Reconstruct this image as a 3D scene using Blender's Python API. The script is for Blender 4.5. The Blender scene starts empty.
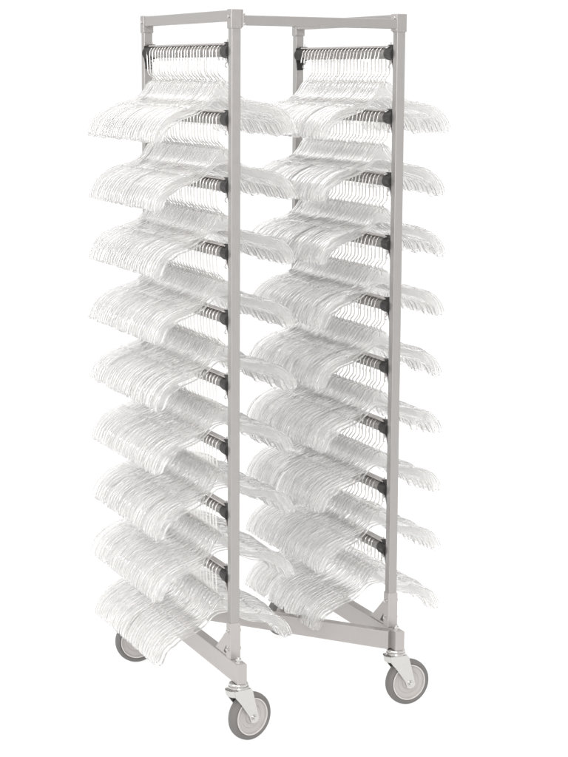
import bpy, bmesh, math, random
from mathutils import Vector, Matrix, Euler
random.seed(7)
S = bpy.context.scene
COL = S.collection

# ------------------------------------------------------------------ camera
CAM = dict(x=-1.7219, y=-4.411, z=1.7078, yaw=-0.3989, pitch=-0.1593, roll=0.0061, f=1899.18)
def make_camera():
    cy, sy = math.cos(CAM['yaw']), math.sin(CAM['yaw'])
    cp, sp = math.cos(CAM['pitch']), math.sin(CAM['pitch'])
    f = Vector((-sy * cp, cy * cp, sp)); r = Vector((cy, sy, 0)); u = r.cross(f)
    c, s = math.cos(CAM['roll']), math.sin(CAM['roll'])
    r2 = c * r + s * u; u2 = -s * r + c * u
    M = Matrix((r2, u2, -f)).transposed().to_4x4()
    M.translation = (CAM['x'], CAM['y'], CAM['z'])
    cam = bpy.data.cameras.new('camera'); o = bpy.data.objects.new('camera', cam)
    COL.objects.link(o); o.matrix_world = M
    cam.sensor_fit = 'HORIZONTAL'; cam.sensor_width = 36; cam.lens = CAM['f'] * 36 / 568
    cam.clip_start = .1; cam.clip_end = 200
    S.camera = o
make_camera()

# ------------------------------------------------------------------ studio world, lamps, exposure
W = bpy.data.worlds.new('World'); S.world = W; W.use_nodes = True
nt = W.node_tree; N = nt.nodes; N.clear()
out = N.new('ShaderNodeOutputWorld'); bg = N.new('ShaderNodeBackground'); nt.links.new(bg.outputs[0], out.inputs[0])
tc = N.new('ShaderNodeTexCoord')
dot = N.new('ShaderNodeVectorMath'); dot.operation = 'DOT_PRODUCT'; dot.inputs[1].default_value = (.39, .92, 0)
nt.links.new(tc.outputs['Generated'], dot.inputs[0])
mr = N.new('ShaderNodeMapRange'); mr.inputs[1].default_value = -.15; mr.inputs[2].default_value = .5
mr.inputs[3].default_value = 0; mr.inputs[4].default_value = 1; mr.interpolation_type = 'SMOOTHSTEP'
nt.links.new(dot.outputs['Value'], mr.inputs[0])
mx = N.new('ShaderNodeMix'); mx.data_type = 'RGBA'
WORLD_DIM, WORLD_WHITE = .92, .955
mx.inputs['A'].default_value = (WORLD_DIM, WORLD_DIM * .985, WORLD_DIM * .97, 1)
mx.inputs['B'].default_value = (WORLD_WHITE, WORLD_WHITE * .998, WORLD_WHITE * .99, 1)
nt.links.new(mr.outputs[0], mx.inputs['Factor']); nt.links.new(mx.outputs['Result'], bg.inputs[0])

def area(name, loc, target, size, power, col=(1, .985, .97)):
    l = bpy.data.lights.new(name, 'AREA'); l.energy = power; l.shape = 'RECTANGLE'; l.size = size[0]; l.size_y = size[1]; l.color = col
    o = bpy.data.objects.new(name, l); COL.objects.link(o); o.location = loc
    o.rotation_euler = (Vector(target) - Vector(loc)).to_track_quat('-Z', 'Y').to_euler()
area('softbox_left', (-3.6, -.6, 2.6), (.2, .3, .9), (2.0, 2.6), 45)
area('softbox_top', (.3, .3, 5.2), (.3, .35, 0), (4.5, 4.5), 130)
area('key_lamp', (-3.4, -3.6, 3.6), (.25, .4, 1.0), (.45, .45), 40)
area('fill_front', (-1.9, -6.2, 3.0), (.5, .4, .9), (1.8, 2.4), 150)  # unseen fill lamp, added to brighten the hangers, chiefly the right bay

S.view_settings.view_transform = 'Standard'; S.view_settings.look = 'None'
S.view_settings.exposure = .15; S.view_settings.gamma = 1
S.render.engine = 'CYCLES'
cy = S.cycles
cy.max_bounces = 72; cy.transmission_bounces = 72; cy.transparent_max_bounces = 64; cy.glossy_bounces = 16; cy.diffuse_bounces = 14
cy.caustics_reflective = True; cy.caustics_refractive = True; cy.sample_clamp_indirect = 30; cy.blur_glossy = .05
try:
    cy.use_denoising = True; cy.denoiser = 'OPENIMAGEDENOISE'; cy.denoising_input_passes = 'RGB_ALBEDO_NORMAL'
except Exception: pass

# ------------------------------------------------------------------ materials
def mat(name, base, metallic=0, rough=.5, noise=0, scale=40, bump=0, **kw):
    m = bpy.data.materials.new(name); m.use_nodes = True
    t = m.node_tree; b = t.nodes['Principled BSDF']
    b.inputs['Base Color'].default_value = (*base, 1)
    b.inputs['Metallic'].default_value = metallic; b.inputs['Roughness'].default_value = rough
    for k, v in kw.items(): b.inputs[k].default_value = v
    tcn = t.nodes.new('ShaderNodeTexCoord'); nz = t.nodes.new('ShaderNodeTexNoise'); nz.inputs['Scale'].default_value = scale
    nz.inputs['Detail'].default_value = 5
    t.links.new(tcn.outputs['Object'], nz.inputs['Vector'])
    if noise:
        mm = t.nodes.new('ShaderNodeMapRange'); mm.inputs[3].default_value = rough - noise; mm.inputs[4].default_value = rough + noise
        t.links.new(nz.outputs['Fac'], mm.inputs[0]); t.links.new(mm.outputs[0], b.inputs['Roughness'])
        mc = t.nodes.new('ShaderNodeMix'); mc.data_type = 'RGBA'
        mc.inputs['A'].default_value = (*[c * (1 - noise * .5) for c in base], 1); mc.inputs['B'].default_value = (*[min(1, c * (1 + noise * .5)) for c in base], 1)
        t.links.new(nz.outputs['Fac'], mc.inputs['Factor']); t.links.new(mc.outputs['Result'], b.inputs['Base Color'])
    if bump:
        bp = t.nodes.new('ShaderNodeBump'); bp.inputs['Strength'].default_value = bump; bp.inputs['Distance'].default_value = .001
        t.links.new(nz.outputs['Fac'], bp.inputs['Height']); t.links.new(bp.outputs[0], b.inputs['Normal'])
    return m
M_FRAME = mat('satin_frame_coating', (.37, .357, .350), .75, .36, .08, 60, .05)
M_BASE = mat('satin_base_coating', (.42, .400, .392), .55, .38, .08, 50, .05)
M_ZINC = mat('zinc_plating', (.60, .59, .58), 1, .16, .08, 90, .05)
M_ROD = mat('dull_steel_rod', (.29, .28, .272), .6, .4, .08, 80)
M_STRIP = mat('pale_strip', (.44, .42, .41), .5, .4, .05, 80)
M_BLACK = mat('charcoal_plastic', (.024, .022, .022), 0, .5, .1, 80, .1, **{'Specular IOR Level': .25})
M_TYRE = mat('grey_rubber', (.14, .134, .131), 0, .6, .1, 60, .1)
M_HUB = mat('hub_plastic', (.42, .40, .39), 0, .5, .06, 40)
M_HUBRING = mat('hub_ring_plastic', (.55, .53, .52), 0, .45, .05, 40)
M_CHROME = mat('hook_wire_plating', (.74, .73, .72), .95, .2, .05, 90)
M_FLOOR = mat('glowing_white_floor', (.24, .24, .239), 0, .9)
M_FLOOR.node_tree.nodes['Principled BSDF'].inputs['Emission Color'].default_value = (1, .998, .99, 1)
M_FLOOR.node_tree.nodes['Principled BSDF'].inputs['Emission Strength'].default_value = .74   # glow added to the floor to wash out contact shadows

def clear_plastic():
    m = bpy.data.materials.new('clear_moulded_plastic'); m.use_nodes = True
    t = m.node_tree; b = t.nodes['Principled BSDF']; o = t.nodes['Material Output']
    b.inputs['Base Color'].default_value = (.9995, .998, .997, 1)
    b.inputs['Roughness'].default_value = .05; b.inputs['IOR'].default_value = 1.45
    b.inputs['Transmission Weight'].default_value = 1
    tcn = t.nodes.new('ShaderNodeTexCoord'); nz = t.nodes.new('ShaderNodeTexNoise'); nz.inputs['Scale'].default_value = 90; nz.inputs['Detail'].default_value = 3
    t.links.new(tcn.outputs['Object'], nz.inputs['Vector'])
    bp = t.nodes.new('ShaderNodeBump'); bp.inputs['Strength'].default_value = .14; bp.inputs['Distance'].default_value = .002
    t.links.new(nz.outputs['Fac'], bp.inputs['Height']); t.links.new(bp.outputs[0], b.inputs['Normal'])
    # faint milky body of moulded styrene
    d = t.nodes.new('ShaderNodeBsdfDiffuse'); d.inputs[0].default_value = (.985, .978, .974, 1)
    tr = t.nodes.new('ShaderNodeBsdfTranslucent'); tr.inputs[0].default_value = (.985, .978, .974, 1)
    mm = t.nodes.new('ShaderNodeMixShader'); mm.inputs[0].default_value = .5
    t.links.new(d.outputs[0], mm.inputs[1]); t.links.new(tr.outputs[0], mm.inputs[2])
    mix = t.nodes.new('ShaderNodeMixShader'); mix.inputs[0].default_value = MILK
    t.links.new(b.outputs[0], mix.inputs[1]); t.links.new(mm.outputs[0], mix.inputs[2])
    t.links.new(mix.outputs[0], o.inputs[0])
    return m
MILK = .095
M_CLEAR = clear_plastic()

# ------------------------------------------------------------------ helpers
def obj(name, bm, m, parent=None, smooth=True, bevel=0, seg=2, recalc=True):
    me = bpy.data.meshes.new(name)
    if recalc: bmesh.ops.recalc_face_normals(bm, faces=bm.faces[:])
    bm.to_mesh(me); bm.free()
    for p in me.polygons: p.use_smooth = smooth
    me.materials.append(m) if not isinstance(m, (list, tuple)) else [me.materials.append(q) for q in m]
    o = bpy.data.objects.new(name, me); COL.objects.link(o)
    if parent: o.parent = parent
    if bevel:
        b = o.modifiers.new('bevel', 'BEVEL'); b.width = bevel; b.segments = seg; b.limit_method = 'ANGLE'; b.angle_limit = math.radians(40)
        b.harden_normals = True
    elif smooth:
        me.set_sharp_from_angle(angle=math.radians(40))
    return o
def empty(name, loc=(0, 0, 0), parent=None):
    o = bpy.data.objects.new(name, None); COL.objects.link(o); o.location = loc; o.empty_display_size = .05
    if parent: o.parent = parent
    return o
def box(bm, a, b, M=None):
    v = [bm.verts.new((x, y, z)) for x in (a[0], b[0]) for y in (a[1], b[1]) for z in (a[2], b[2])]
    for f in ((0, 1, 3, 2), (4, 6, 7, 5), (0, 4, 5, 1), (2, 3, 7, 6), (0, 2, 6, 4), (1, 5, 7, 3)): bm.faces.new([v[i] for i in f])
    if M: 
        for q in v: q.co = M @ q.co
    return v
def beam(bm, p, q, w, h):
    """rectangular tube from p to q (same height), w across, h tall, p/q at centre height"""
    p, q = Vector(p), Vector(q); d = (q - p).normalized(); s = Vector((-d.y, d.x, 0)).normalized() * w / 2; u = Vector((0, 0, h / 2))
    v = [bm.verts.new(c + a * s + b * u) for c in (p, q) for a, b in ((-1, -1), (1, -1), (1, 1), (-1, 1))]
    for f in ((0, 1, 2, 3), (4, 7, 6, 5), (0, 4, 5, 1), (1, 5, 6, 2), (2, 6, 7, 3), (3, 7, 4, 0)): bm.faces.new([v[i] for i in f])
def cyl(bm, p, q, r, n=20, r2=None):
    p, q = Vector(p), Vector(q); d = q - p
    M = Matrix.Translation((p + q) / 2) @ d.to_track_quat('Z', 'Y').to_matrix().to_4x4()
    bmesh.ops.create_cone(bm, cap_ends=True, segments=n, radius1=r, radius2=r if r2 is None else r2, depth=d.length, matrix=M)
def lathe(bm, prof, M, n=40):
    rings = []
    for (r, z) in prof:
        rings.append([bm.verts.new(M @ Vector((r * math.cos(2 * math.pi * k / n), r * math.sin(2 * math.pi * k / n), z))) for k in range(n)])
    for a, b in zip(rings, rings[1:]):
        for k in range(n): bm.faces.new((a[k], a[(k + 1) % n], b[(k + 1) % n], b[k]))
    return rings
def tube(bm, pts, r, n=8):
    pts = [Vector(p) for p in pts]; rings = []; up = Vector((0, 1, 0))
    for i, p in enumerate(pts):
        t = (pts[min(i + 1, len(pts) - 1)] - pts[max(i - 1, 0)]).normalized()
        s = t.cross(up).normalized() if abs(t.dot(up)) < .95 else t.cross(Vector((1, 0, 0))).normalized(); w = s.cross(t)
        rings.append([bm.verts.new(p + r * (math.cos(2 * math.pi * k / n) * s + math.sin(2 * math.pi * k / n) * w)) for k in range(n)])
    for a, b in zip(rings, rings[1:]):
        for k in range(n): bm.faces.new((a[k], a[(k + 1) % n], b[(k + 1) % n], b[k]))
    bm.faces.new(rings[0]); bm.faces.new(rings[-1][::-1])
def smoothpath(ctrl, n):
    """Catmull-Rom through tuples"""
    c = [ctrl[0]] + list(ctrl) + [ctrl[-1]]; res = []
    for i in range(1, len(c) - 2):
        for k in range(n):
            t = k / n; p0, p1, p2, p3 = c[i - 1], c[i], c[i + 1], c[i + 2]
            res.append(tuple(.5 * (2 * b + (d - a) * t + (2 * a - 5 * b + 4 * d - e) * t * t + (-a + 3 * b - 3 * d + e) * t ** 3) for a, b, d, e in zip(p0, p1, p2, p3)))
    res.append(tuple(ctrl[-1])); return res

# ------------------------------------------------------------------ setting
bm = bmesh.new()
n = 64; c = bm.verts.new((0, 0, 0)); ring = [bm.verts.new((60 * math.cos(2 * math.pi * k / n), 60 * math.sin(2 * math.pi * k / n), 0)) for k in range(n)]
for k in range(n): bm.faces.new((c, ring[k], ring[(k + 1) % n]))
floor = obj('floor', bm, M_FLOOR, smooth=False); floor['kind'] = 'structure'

# ------------------------------------------------------------------ rack
H, L, BX, BY = 1.863, .668, .5043, .1107
ZR, DZ = 1.7608, .1671
ZBT, ZBB, ZS = .215, .1608, .3104
T = .0245; h = T / 2; SL = .0292
rack = empty('hanger_rack')
rack['label'] = 'tall grey metal rack on four swivel wheels, its two bays filled with clear hangers'
rack['category'] = 'rack'
FR = ((0, 0), (BX, BY))          # front post of each bay
POSTS = [(x, y + d) for x, y in FR for d in (0, L)]
for (x, y) in POSTS:
    bm = bmesh.new(); box(bm, (x - h, y - h, ZBT + .001), (x + h, y + h, H - .012)); obj('post', bm, M_FRAME, rack, bevel=.0022)
    s = SL / 2
    bm = bmesh.new(); box(bm, (x - s, y - s, ZBT), (x + s, y + s, ZS)); obj('base_sleeve', bm, M_BASE, rack, bevel=.002)
    bm = bmesh.new(); box(bm, (x - s, y - s, H - .047), (x + s, y + s, H)); obj('corner_sleeve', bm, M_FRAME, rack, bevel=.002)
for (x, y) in FR:
    s = SL / 2
    bm = bmesh.new(); beam(bm, (x, y + s, H - .0155), (x, y + L - s, H - .0155), T, .0265); obj('top_rail', bm, M_FRAME, rack, bevel=.002)
    bm = bmesh.new(); beam(bm, (x, y - h - .05, (ZBT + ZBB) / 2), (x, y + L + h + .05, (ZBT + ZBB) / 2), .027, ZBT - ZBB - .0004); obj('base_rail', bm, M_BASE, rack, bevel=.002)
    for yy, sg in ((y, 1), (y + L, -1)):       # triangular gussets between sleeve and base rail
        bm = bmesh.new(); t_ = .0105
        pts = [(yy + sg * s, ZS - .02), (yy + sg * s, ZBT), (yy + sg * .105, ZBT)]
        hole = [(yy + sg * (s + .008), ZBT + .030), (yy + sg * (s + .008), ZBT + .006), (yy + sg * (s + .030), ZBT + .006)]
        A = [[bm.verts.new((x + q, a, b)) for a, b in pts] for q in (-t_, t_)]
        B = [[bm.verts.new((x + q, a, b)) for a, b in hole] for q in (-t_, t_)]
        for P_, Q_ in zip(A, B):
            for k in range(3): bm.faces.new((P_[k], P_[(k + 1) % 3], Q_[(k + 1) % 3], Q_[k]))
        for R_ in (A, B):
            for k in range(3): bm.faces.new((R_[0][k], R_[0][(k + 1) % 3], R_[1][(k + 1) % 3], R_[1][k]))
        obj('gusset', bm, M_BASE, rack, smooth=False, bevel=.0008, seg=1)
        for zz in (ZBT + .024, ZBT + .072):
            for sx in (-1, 1):
                bm = bmesh.new()
                cyl(bm, (x + sx * s, yy, zz), (x + sx * (s + .0015), yy, zz), .0062, 16)
                cyl(bm, (x + sx * (s + .0012), yy, zz), (x + sx * (s + .0062), yy, zz), .0042, 6)
                obj('sleeve_bolt', bm, M_ZINC, rack, bevel=.0004, seg=1)
        bm = bmesh.new(); ky = yy - sg * .037
        cyl(bm, (x, ky, ZBT - .001), (x, ky, ZBT + .0015), .0105, 20); cyl(bm, (x, ky, ZBT + .001), (x, ky, ZBT + .009), .0078, 6); cyl(bm, (x, ky, ZBT + .008), (x, ky, ZBT + .013), .0042, 12)
        obj('kingpin_nut', bm, M_ZINC, rack, bevel=.0006, seg=1)
# crossbars
s = SL / 2
dv = Vector((BX, BY, 0)).normalized(); cvec = Vector((BX, BY, 0))
bm = bmesh.new(); p = dv * (s + .003); q = cvec - dv * (s + .003); z = H - .0265
beam(bm, (p.x, p.y, z), (q.x, q.y, z), T, .0245); obj('top_crossbar', bm, M_FRAME, rack, bevel=.002)
for (x, y), sx in ((FR[0], 1), (FR[1], -1)):
    bm = bmesh.new(); box(bm, (x + sx * s, y - .0155, H - .044), (x + sx * (s + .0028), y + .0155, H - .001)); obj('crossbar_plate', bm, M_BASE, rack, bevel=.0007)
    for zz in (H - .011, H - .036):
        bm = bmesh.new()
        cyl(bm, (x + sx * (s + .0026), y - .0125, zz), (x + sx * (s + .0075), y - .0125, zz), .0036, 6)
        obj('crossbar_bolt', bm, M_ZINC, rack, bevel=.0004, seg=1)
for (x, y) in POSTS:
    bm = bmesh.new(); cyl(bm, (x - s, y, H - .018), (x - s - .0035, y, H - .018), .0042, 12)
    obj('corner_bolt', bm, M_ZINC, rack, bevel=.0005, seg=1)
a_ = Vector((0.0135, L - .004, 0)); b_ = Vector((BX - .0145, BY - .030, 0)); z = (ZBT + ZBB) / 2 - .0015
bm = bmesh.new(); beam(bm, (a_.x, a_.y, z), (b_.x, b_.y, z), .027, ZBT - ZBB - .004); obj('base_crossbar', bm, M_BASE, rack, bevel=.002)

# hanging rods, each with socket at both ends, a strip above that keeps hooks on, and pins
ROD_R = .0135
def make_rod():
    y0, y1 = h, L - h
    bm = bmesh.new(); cyl(bm, (0, y0 + .004, 0), (0, y1 - .004, 0), ROD_R, 28); rod = obj('hanging_rod', bm, M_ROD, rack)
    kids = [rod]
    bm = bmesh.new(); box(bm, (-.0095, y0 + .03, .0176), (.0095, y1 - .03, .0212)); kids.append(obj('retaining_strip', bm, M_STRIP, rod, bevel=.0007))
    for ya, sg in ((y0, 1), (y1, -1)):
        bm = bmesh.new()
        M = Matrix.Translation((0, ya, 0)) @ Matrix.Rotation(-sg * math.pi / 2, 4, 'X')
        lathe(bm, [(.0, .0006), (.019, .0006), (.019, .010), (.0178, .014), (.0168, .044), (.0158, .050), (.0138, .050)], M, 32)
        # backing tab tapering down the post
        pr = [(-.0135, .020), (.0135, .020), (.0135, -.012), (.0085, -.043), (-.0085, -.043), (-.0135, -.012)]
        A = [[bm.verts.new((u, ya + sg * d, w)) for u, w in pr] for d in (.0004, .0058)]
        bm.faces.new(A[0]); bm.faces.new(A[1][::-1])
        for k in range(6): bm.faces.new((A[0][k], A[0][(k + 1) % 6], A[1][(k + 1) % 6], A[1][k]))
        # saddle that carries the strip
        box(bm, (-.0075, min(ya + sg * .012, ya + sg * .040), .0155), (.0075, max(ya + sg * .012, ya + sg * .040), .0235))
        kids.append(obj('rod_socket', bm, M_BLACK, rod, bevel=.0008, seg=1))
        bm = bmesh.new(); yy = ya + sg * .036
        cyl(bm, (0, yy, -.028), (0, yy, .030), .0017, 8); cyl(bm, (0, yy, -.0245), (0, yy, -.0185), .0042, 10)
        tube(bm, smoothpath([(0, yy, -.026), (-.005, yy, -.030), (-.006, yy, -.036), (-.001, yy, -.039)], 4), .0011, 6)
        kids.append(obj('socket_pin', bm, M_BASE, rod))
    return rod, kids[1:]
rod0, rodkids = make_rod()
def copy_part(o, parent):
    c = o.copy(); COL.objects.link(c); c.parent = parent; return c
first = True
for (x, y) in FR:
    for i in range(9):
        if first: r = rod0; first = False
        else:
            r = copy_part(rod0, rack)
            for k in rodkids: copy_part(k, r)
        r.location = (x, y, ZR - i * DZ)

# casters
WR = .0635
def caster(x, y, ang, tr=.036, ext_z=ZBB):
    """kingpin at x,y ; ang = direction the wheel trails towards"""
    c = empty('caster', (x, y, 0), rack); c.rotation_euler = (0, 0, ang)
    bm = bmesh.new()
    lathe(bm, [(0, ext_z - .0006), (.0235, ext_z - .0006), (.0255, ext_z - .003), (.0255, ext_z - .006), (.023, ext_z - .0075), (.0265, ext_z - .0095), (.0275, ext_z - .013), (.0245, ext_z - .016), (0, ext_z - .017)], Matrix.Identity(4), 36)
    obj('swivel_head', bm, M_ZINC, c)
    # fork: curved crown and two tapering legs
    bm = bmesh.new(); zt = ext_z - .016
    for sy in (-1, 1):
        yo = sy * .0205
        outer = [(-.029, zt), (.024, zt), (.030, zt - .006), (tr + .0155, WR - .004), (tr + .010, WR - .0125), (tr, WR - .0155), (tr - .010, WR - .0125), (tr - .0165, WR + .006), (-.006, zt - .040), (-.024, zt - .018)]
        A = [[bm.verts.new((u, yo + d, w)) for u, w in outer] for d in (-.0016, .0016)]
        bm.faces.new(A[0]); bm.faces.new(A[1][::-1])
        for k in range(len(outer)): bm.faces.new((A[0][k], A[0][(k + 1) % len(outer)], A[1][(k + 1) % len(outer)], A[1][k]))
    pts = [(-.029, zt), (.024, zt)]
    box(bm, (-.029, -.0189, zt - .0032), (.026, .0189, zt))
    # rounded rear skirt
    prev = None
    for k in range(9):
        t = -math.pi / 2 + math.pi * k / 8; px, py = -.024 - .012 * math.cos(t), .0205 * math.sin(t)
        cur = [bm.verts.new((px, py, zt)), bm.verts.new((px + .004, py * .98, zt - .017))]
        if prev: bm.faces.new((prev[0], cur[0], cur[1], prev[1]))
        prev = cur
    obj('fork', bm, M_ZINC, c, bevel=.0009, seg=2)
    M = Matrix.Translation((tr, 0, WR + .0003)) @ Matrix.Rotation(math.pi / 2, 4, 'X')
    w = .0155
    bm = bmesh.new()
    lathe(bm, [(.0495, -w * .78), (.054, -w), (.0585, -w * .93), (.0622, -w * .62), (WR, -w * .2), (WR, w * .2), (.0622, w * .62), (.0585, w * .93), (.054, w), (.0495, w * .78), (.0495, -w * .78)], M, 64)
    obj('tyre', bm, M_TYRE, c)
    bm = bmesh.new()
    for sg in (-1, 1):
        pr = [(.0497, w * .70), (.0497, w * .86), (.0470, w * .90), (.0455, w * .80), (.0450, w * .55), (.033, w * .48), (.0315, w * .56), (.0300, w * .48), (.020, w * .5), (.0185, w * .95), (.009, w * 1.02), (.0, w * 1.02)]
        lathe(bm, [(r, sg * z) for r, z in pr], M, 48)
    o = obj('wheel_hub', bm, M_HUB, c)
    bm = bmesh.new()
    for sg in (-1, 1): lathe(bm, [(.0498, sg * w * .78), (.0492, sg * (w * .78 + .0016)), (.0466, sg * (w * .78 + .0020)), (.0456, sg * w * .74)], M, 48)
    obj('rim', bm, M_HUBRING, c)
    for sg in (-1, 1):
        bm = bmesh.new()
        cyl(bm, (tr, sg * .0221, WR), (tr, sg * .0240, WR), .0085, 18); cyl(bm, (tr, sg * .0238, WR), (tr, sg * .0292, WR), .0062, 6)
        obj('axle_bolt', bm, M_ZINC, c, bevel=.0005, seg=1)
KE = .037
caster(0, -KE, math.atan2(.276, .96))
caster(BX, BY - KE, math.atan2(.035, 1))
caster(0, L + KE, math.radians(174), .028)
caster(BX, BY + L + KE, math.radians(208))

# ------------------------------------------------------------------ hangers
def ring_strip(bm, secs):
    for a, b in zip(secs, secs[1:]):
        n = len(a)
        for k in range(n): bm.faces.new((a[k], a[(k + 1) % n], b[(k + 1) % n], b[k]))
    bm.faces.new(secs[0]); bm.faces.new(secs[-1][::-1])
def hanger_body():
    # half profile: top x, top z, bottom x, bottom z, top flange width, bottom flange width
    half = [(0, -.0725, 0, -.1130, .0120, .0060), (.009, -.0740, .009, -.1132, .0120, .0060), (.018, -.0815, .018, -.1150, .0120, .0060), (.029, -.0975, .030, -.1210, .0125, .0060),
            (.043, -.1120, .044, -.1340, .0130, .0060), (.060, -.1210, .062, -.1470, .0138, .0065), (.080, -.1270, .082, -.1560, .0145, .0070),
            (.098, -.1310, .099, -.1610, .0150, .0075), (.104, -.1350, .104, -.1625, .0150, .0075), (.110, -.1330, .109, -.1640, .0155, .0080), (.130, -.1400, .125, -.1690, .0165, .0090),
            (.150, -.1490, .139, -.1800, .0172, .0100), (.168, -.1615, .150, -.1840, .0178, .0105), (.182, -.1770, .161, -.1950, .0178, .0105), (.191, -.1930, .1665, -.2060, .0175, .0105),
            (.1965, -.2070, .171, -.2170, .0170, .0100), (.1980, -.2175, .1765, -.2250, .0155, .0090), (.1965, -.2230, .183, -.2265, .0120, .0080)]
    fine = smoothpath(half, 2)
    st = [(-a, b, -c, d, e, f) for a, b, c, d, e, f in fine[::-1]] + fine[1:]
    bm = bmesh.new(); secs = []
    for x, zt, xb, zb, wt, wb in st:
        x *= 1.06; xb *= 1.06
        if zt < -.12: zt = -.12 + (zt + .12) * .92
        if zb < -.12: zb = -.12 + (zb + .12) * .92
        ln = math.hypot(x - xb, zt - zb); ft = min(.0032, ln * .28); fb = min(.0026, ln * .25); a, c, web = wt / 2, wb / 2, .0013
        def P(t, y): return bm.verts.new((x + (xb - x) * t, y, zt + (zb - zt) * t))
        f1 = ft / ln; f2 = 1 - fb / ln; g = .0014 / ln
        secs.append([P(g, -a * .42), P(g, a * .42), P(0, a * .62), P(0, a * .84), P(f1 * .5, a), P(f1, a * .9), P(f1 * 1.15, web), P(f2, web), P(f2 + (1 - f2) * .2, c), P(1, c * .8),
                     P(1, -c * .8), P(f2 + (1 - f2) * .2, -c), P(f2, -web), P(f1 * 1.15, -web), P(f1, -a * .9), P(f1 * .5, -a), P(0, -a * .84), P(0, -a * .62)])
    ring_strip(bm, secs)
    return bm
def hook_mesh():
    r = .0166; zc = ROD_R + .0019 - r
    pts = [(-.0215, -.0215), (-.0205, -.0150)] + [(-r * math.cos(t), zc + r * math.sin(t)) for t in [k * math.pi / 10 for k in range(0, 11)]] + \
          [(.0166, -.020), (.0163, -.042), (.0155, -.051), (.0110, -.0585), (.0045, -.0635), (.0012, -.0680), (.0, -.0740), (0, -.0900)]
    bm = bmesh.new(); tube(bm, smoothpath([(x, 0, z) for x, z in pts], 2), .0017, 8)
    return bm
def collar_mesh():
    bm = bmesh.new(); lathe(bm, [(.0, -.0690), (.0042, -.0690), (.0050, -.0715), (.0056, -.0765), (.0, -.0765)], Matrix.Identity(4), 16); return bm
ORD = ['first', 'second', 'third', 'fourth', 'fifth', 'sixth', 'seventh', 'eighth', 'ninth', 'tenth', 'eleventh', 'twelfth', 'thirteenth', 'fourteenth', 'fifteenth', 'sixteenth', 'seventeenth', 'eighteenth']
TIER = ['top rod', 'second rod down', 'third rod down', 'fourth rod down', 'middle rod', 'sixth rod down', 'seventh rod down', 'eighth rod down', 'bottom rod']
def hanger_proto():
    e = empty('clothes_hanger')
    obj('body', hanger_body(), M_CLEAR, e); obj('hook', hook_mesh(), M_CHROME, e); obj('neck_collar', collar_mesh(), M_CLEAR, e)
    return e, list(e.children)
proto, pkids = hanger_proto()
NH = 24; ALONE = 300      # the 300 nearest hangers are objects of their own, the far ends of the rods one mass
used = False; n_rod = 0; rest = []
for bay, ((x, y), bname) in enumerate(zip(FR, ('left bay', 'right bay'))):
    y0, y1 = ((.088, .622), (.092, .600))[bay]
    for i in range(9):
        base_yaw = math.radians(random.uniform(7.5, 12.0)); span = y1 - y0
        alone = 17 if (i < 6) else 16
        for k in range(NH):
            yy = y0 + span * k / (NH - 1) + random.uniform(-.0028, .0028)
            loc = Vector((x + random.uniform(-.0006, .0006), y + yy, ZR - i * DZ))
            rot = (random.gauss(0, .006), (.044, -.022)[bay] + random.gauss(0, .013), base_yaw + (math.pi if bay == 0 else 0) + random.gauss(0, .010))
            if k >= alone:
                rest.append(Matrix.Translation(loc) @ Euler(rot).to_matrix().to_4x4()); continue
            if used:
                e = proto.copy(); COL.objects.link(e)
                for c in pkids: copy_part(c, e)
            else: e = proto; used = True
            e.location = loc; e.rotation_euler = rot
            pos = 'frontmost hanger' if k == 0 else '%s hanger from the front' % ORD[k]
            e['label'] = 'clear plastic %s on the %s, %s' % (pos, TIER[i], bname)
            e['category'] = 'hanger'
            e['group'] = 'clear plastic hangers hanging from the rack rods'
bm = bmesh.new(); cuts = []
for M in rest:
    for c in pkids:
        n0 = len(bm.faces); bm.from_mesh(c.data); bm.verts.ensure_lookup_table(); bm.faces.ensure_lookup_table()
        mi = 1 if c.name.startswith('hook') else 0
        vs = set()
        for f in bm.faces[n0:]: f.material_index = mi; vs.update(f.verts)
        for v in vs: v.co = M @ v.co
mass = obj('rear_hangers', bm, [M_CLEAR, M_CHROME], recalc=False)
mass['kind'] = 'stuff'; mass['label'] = 'clear plastic hangers crowded at the far ends of all the rods'; mass['category'] = 'hangers'
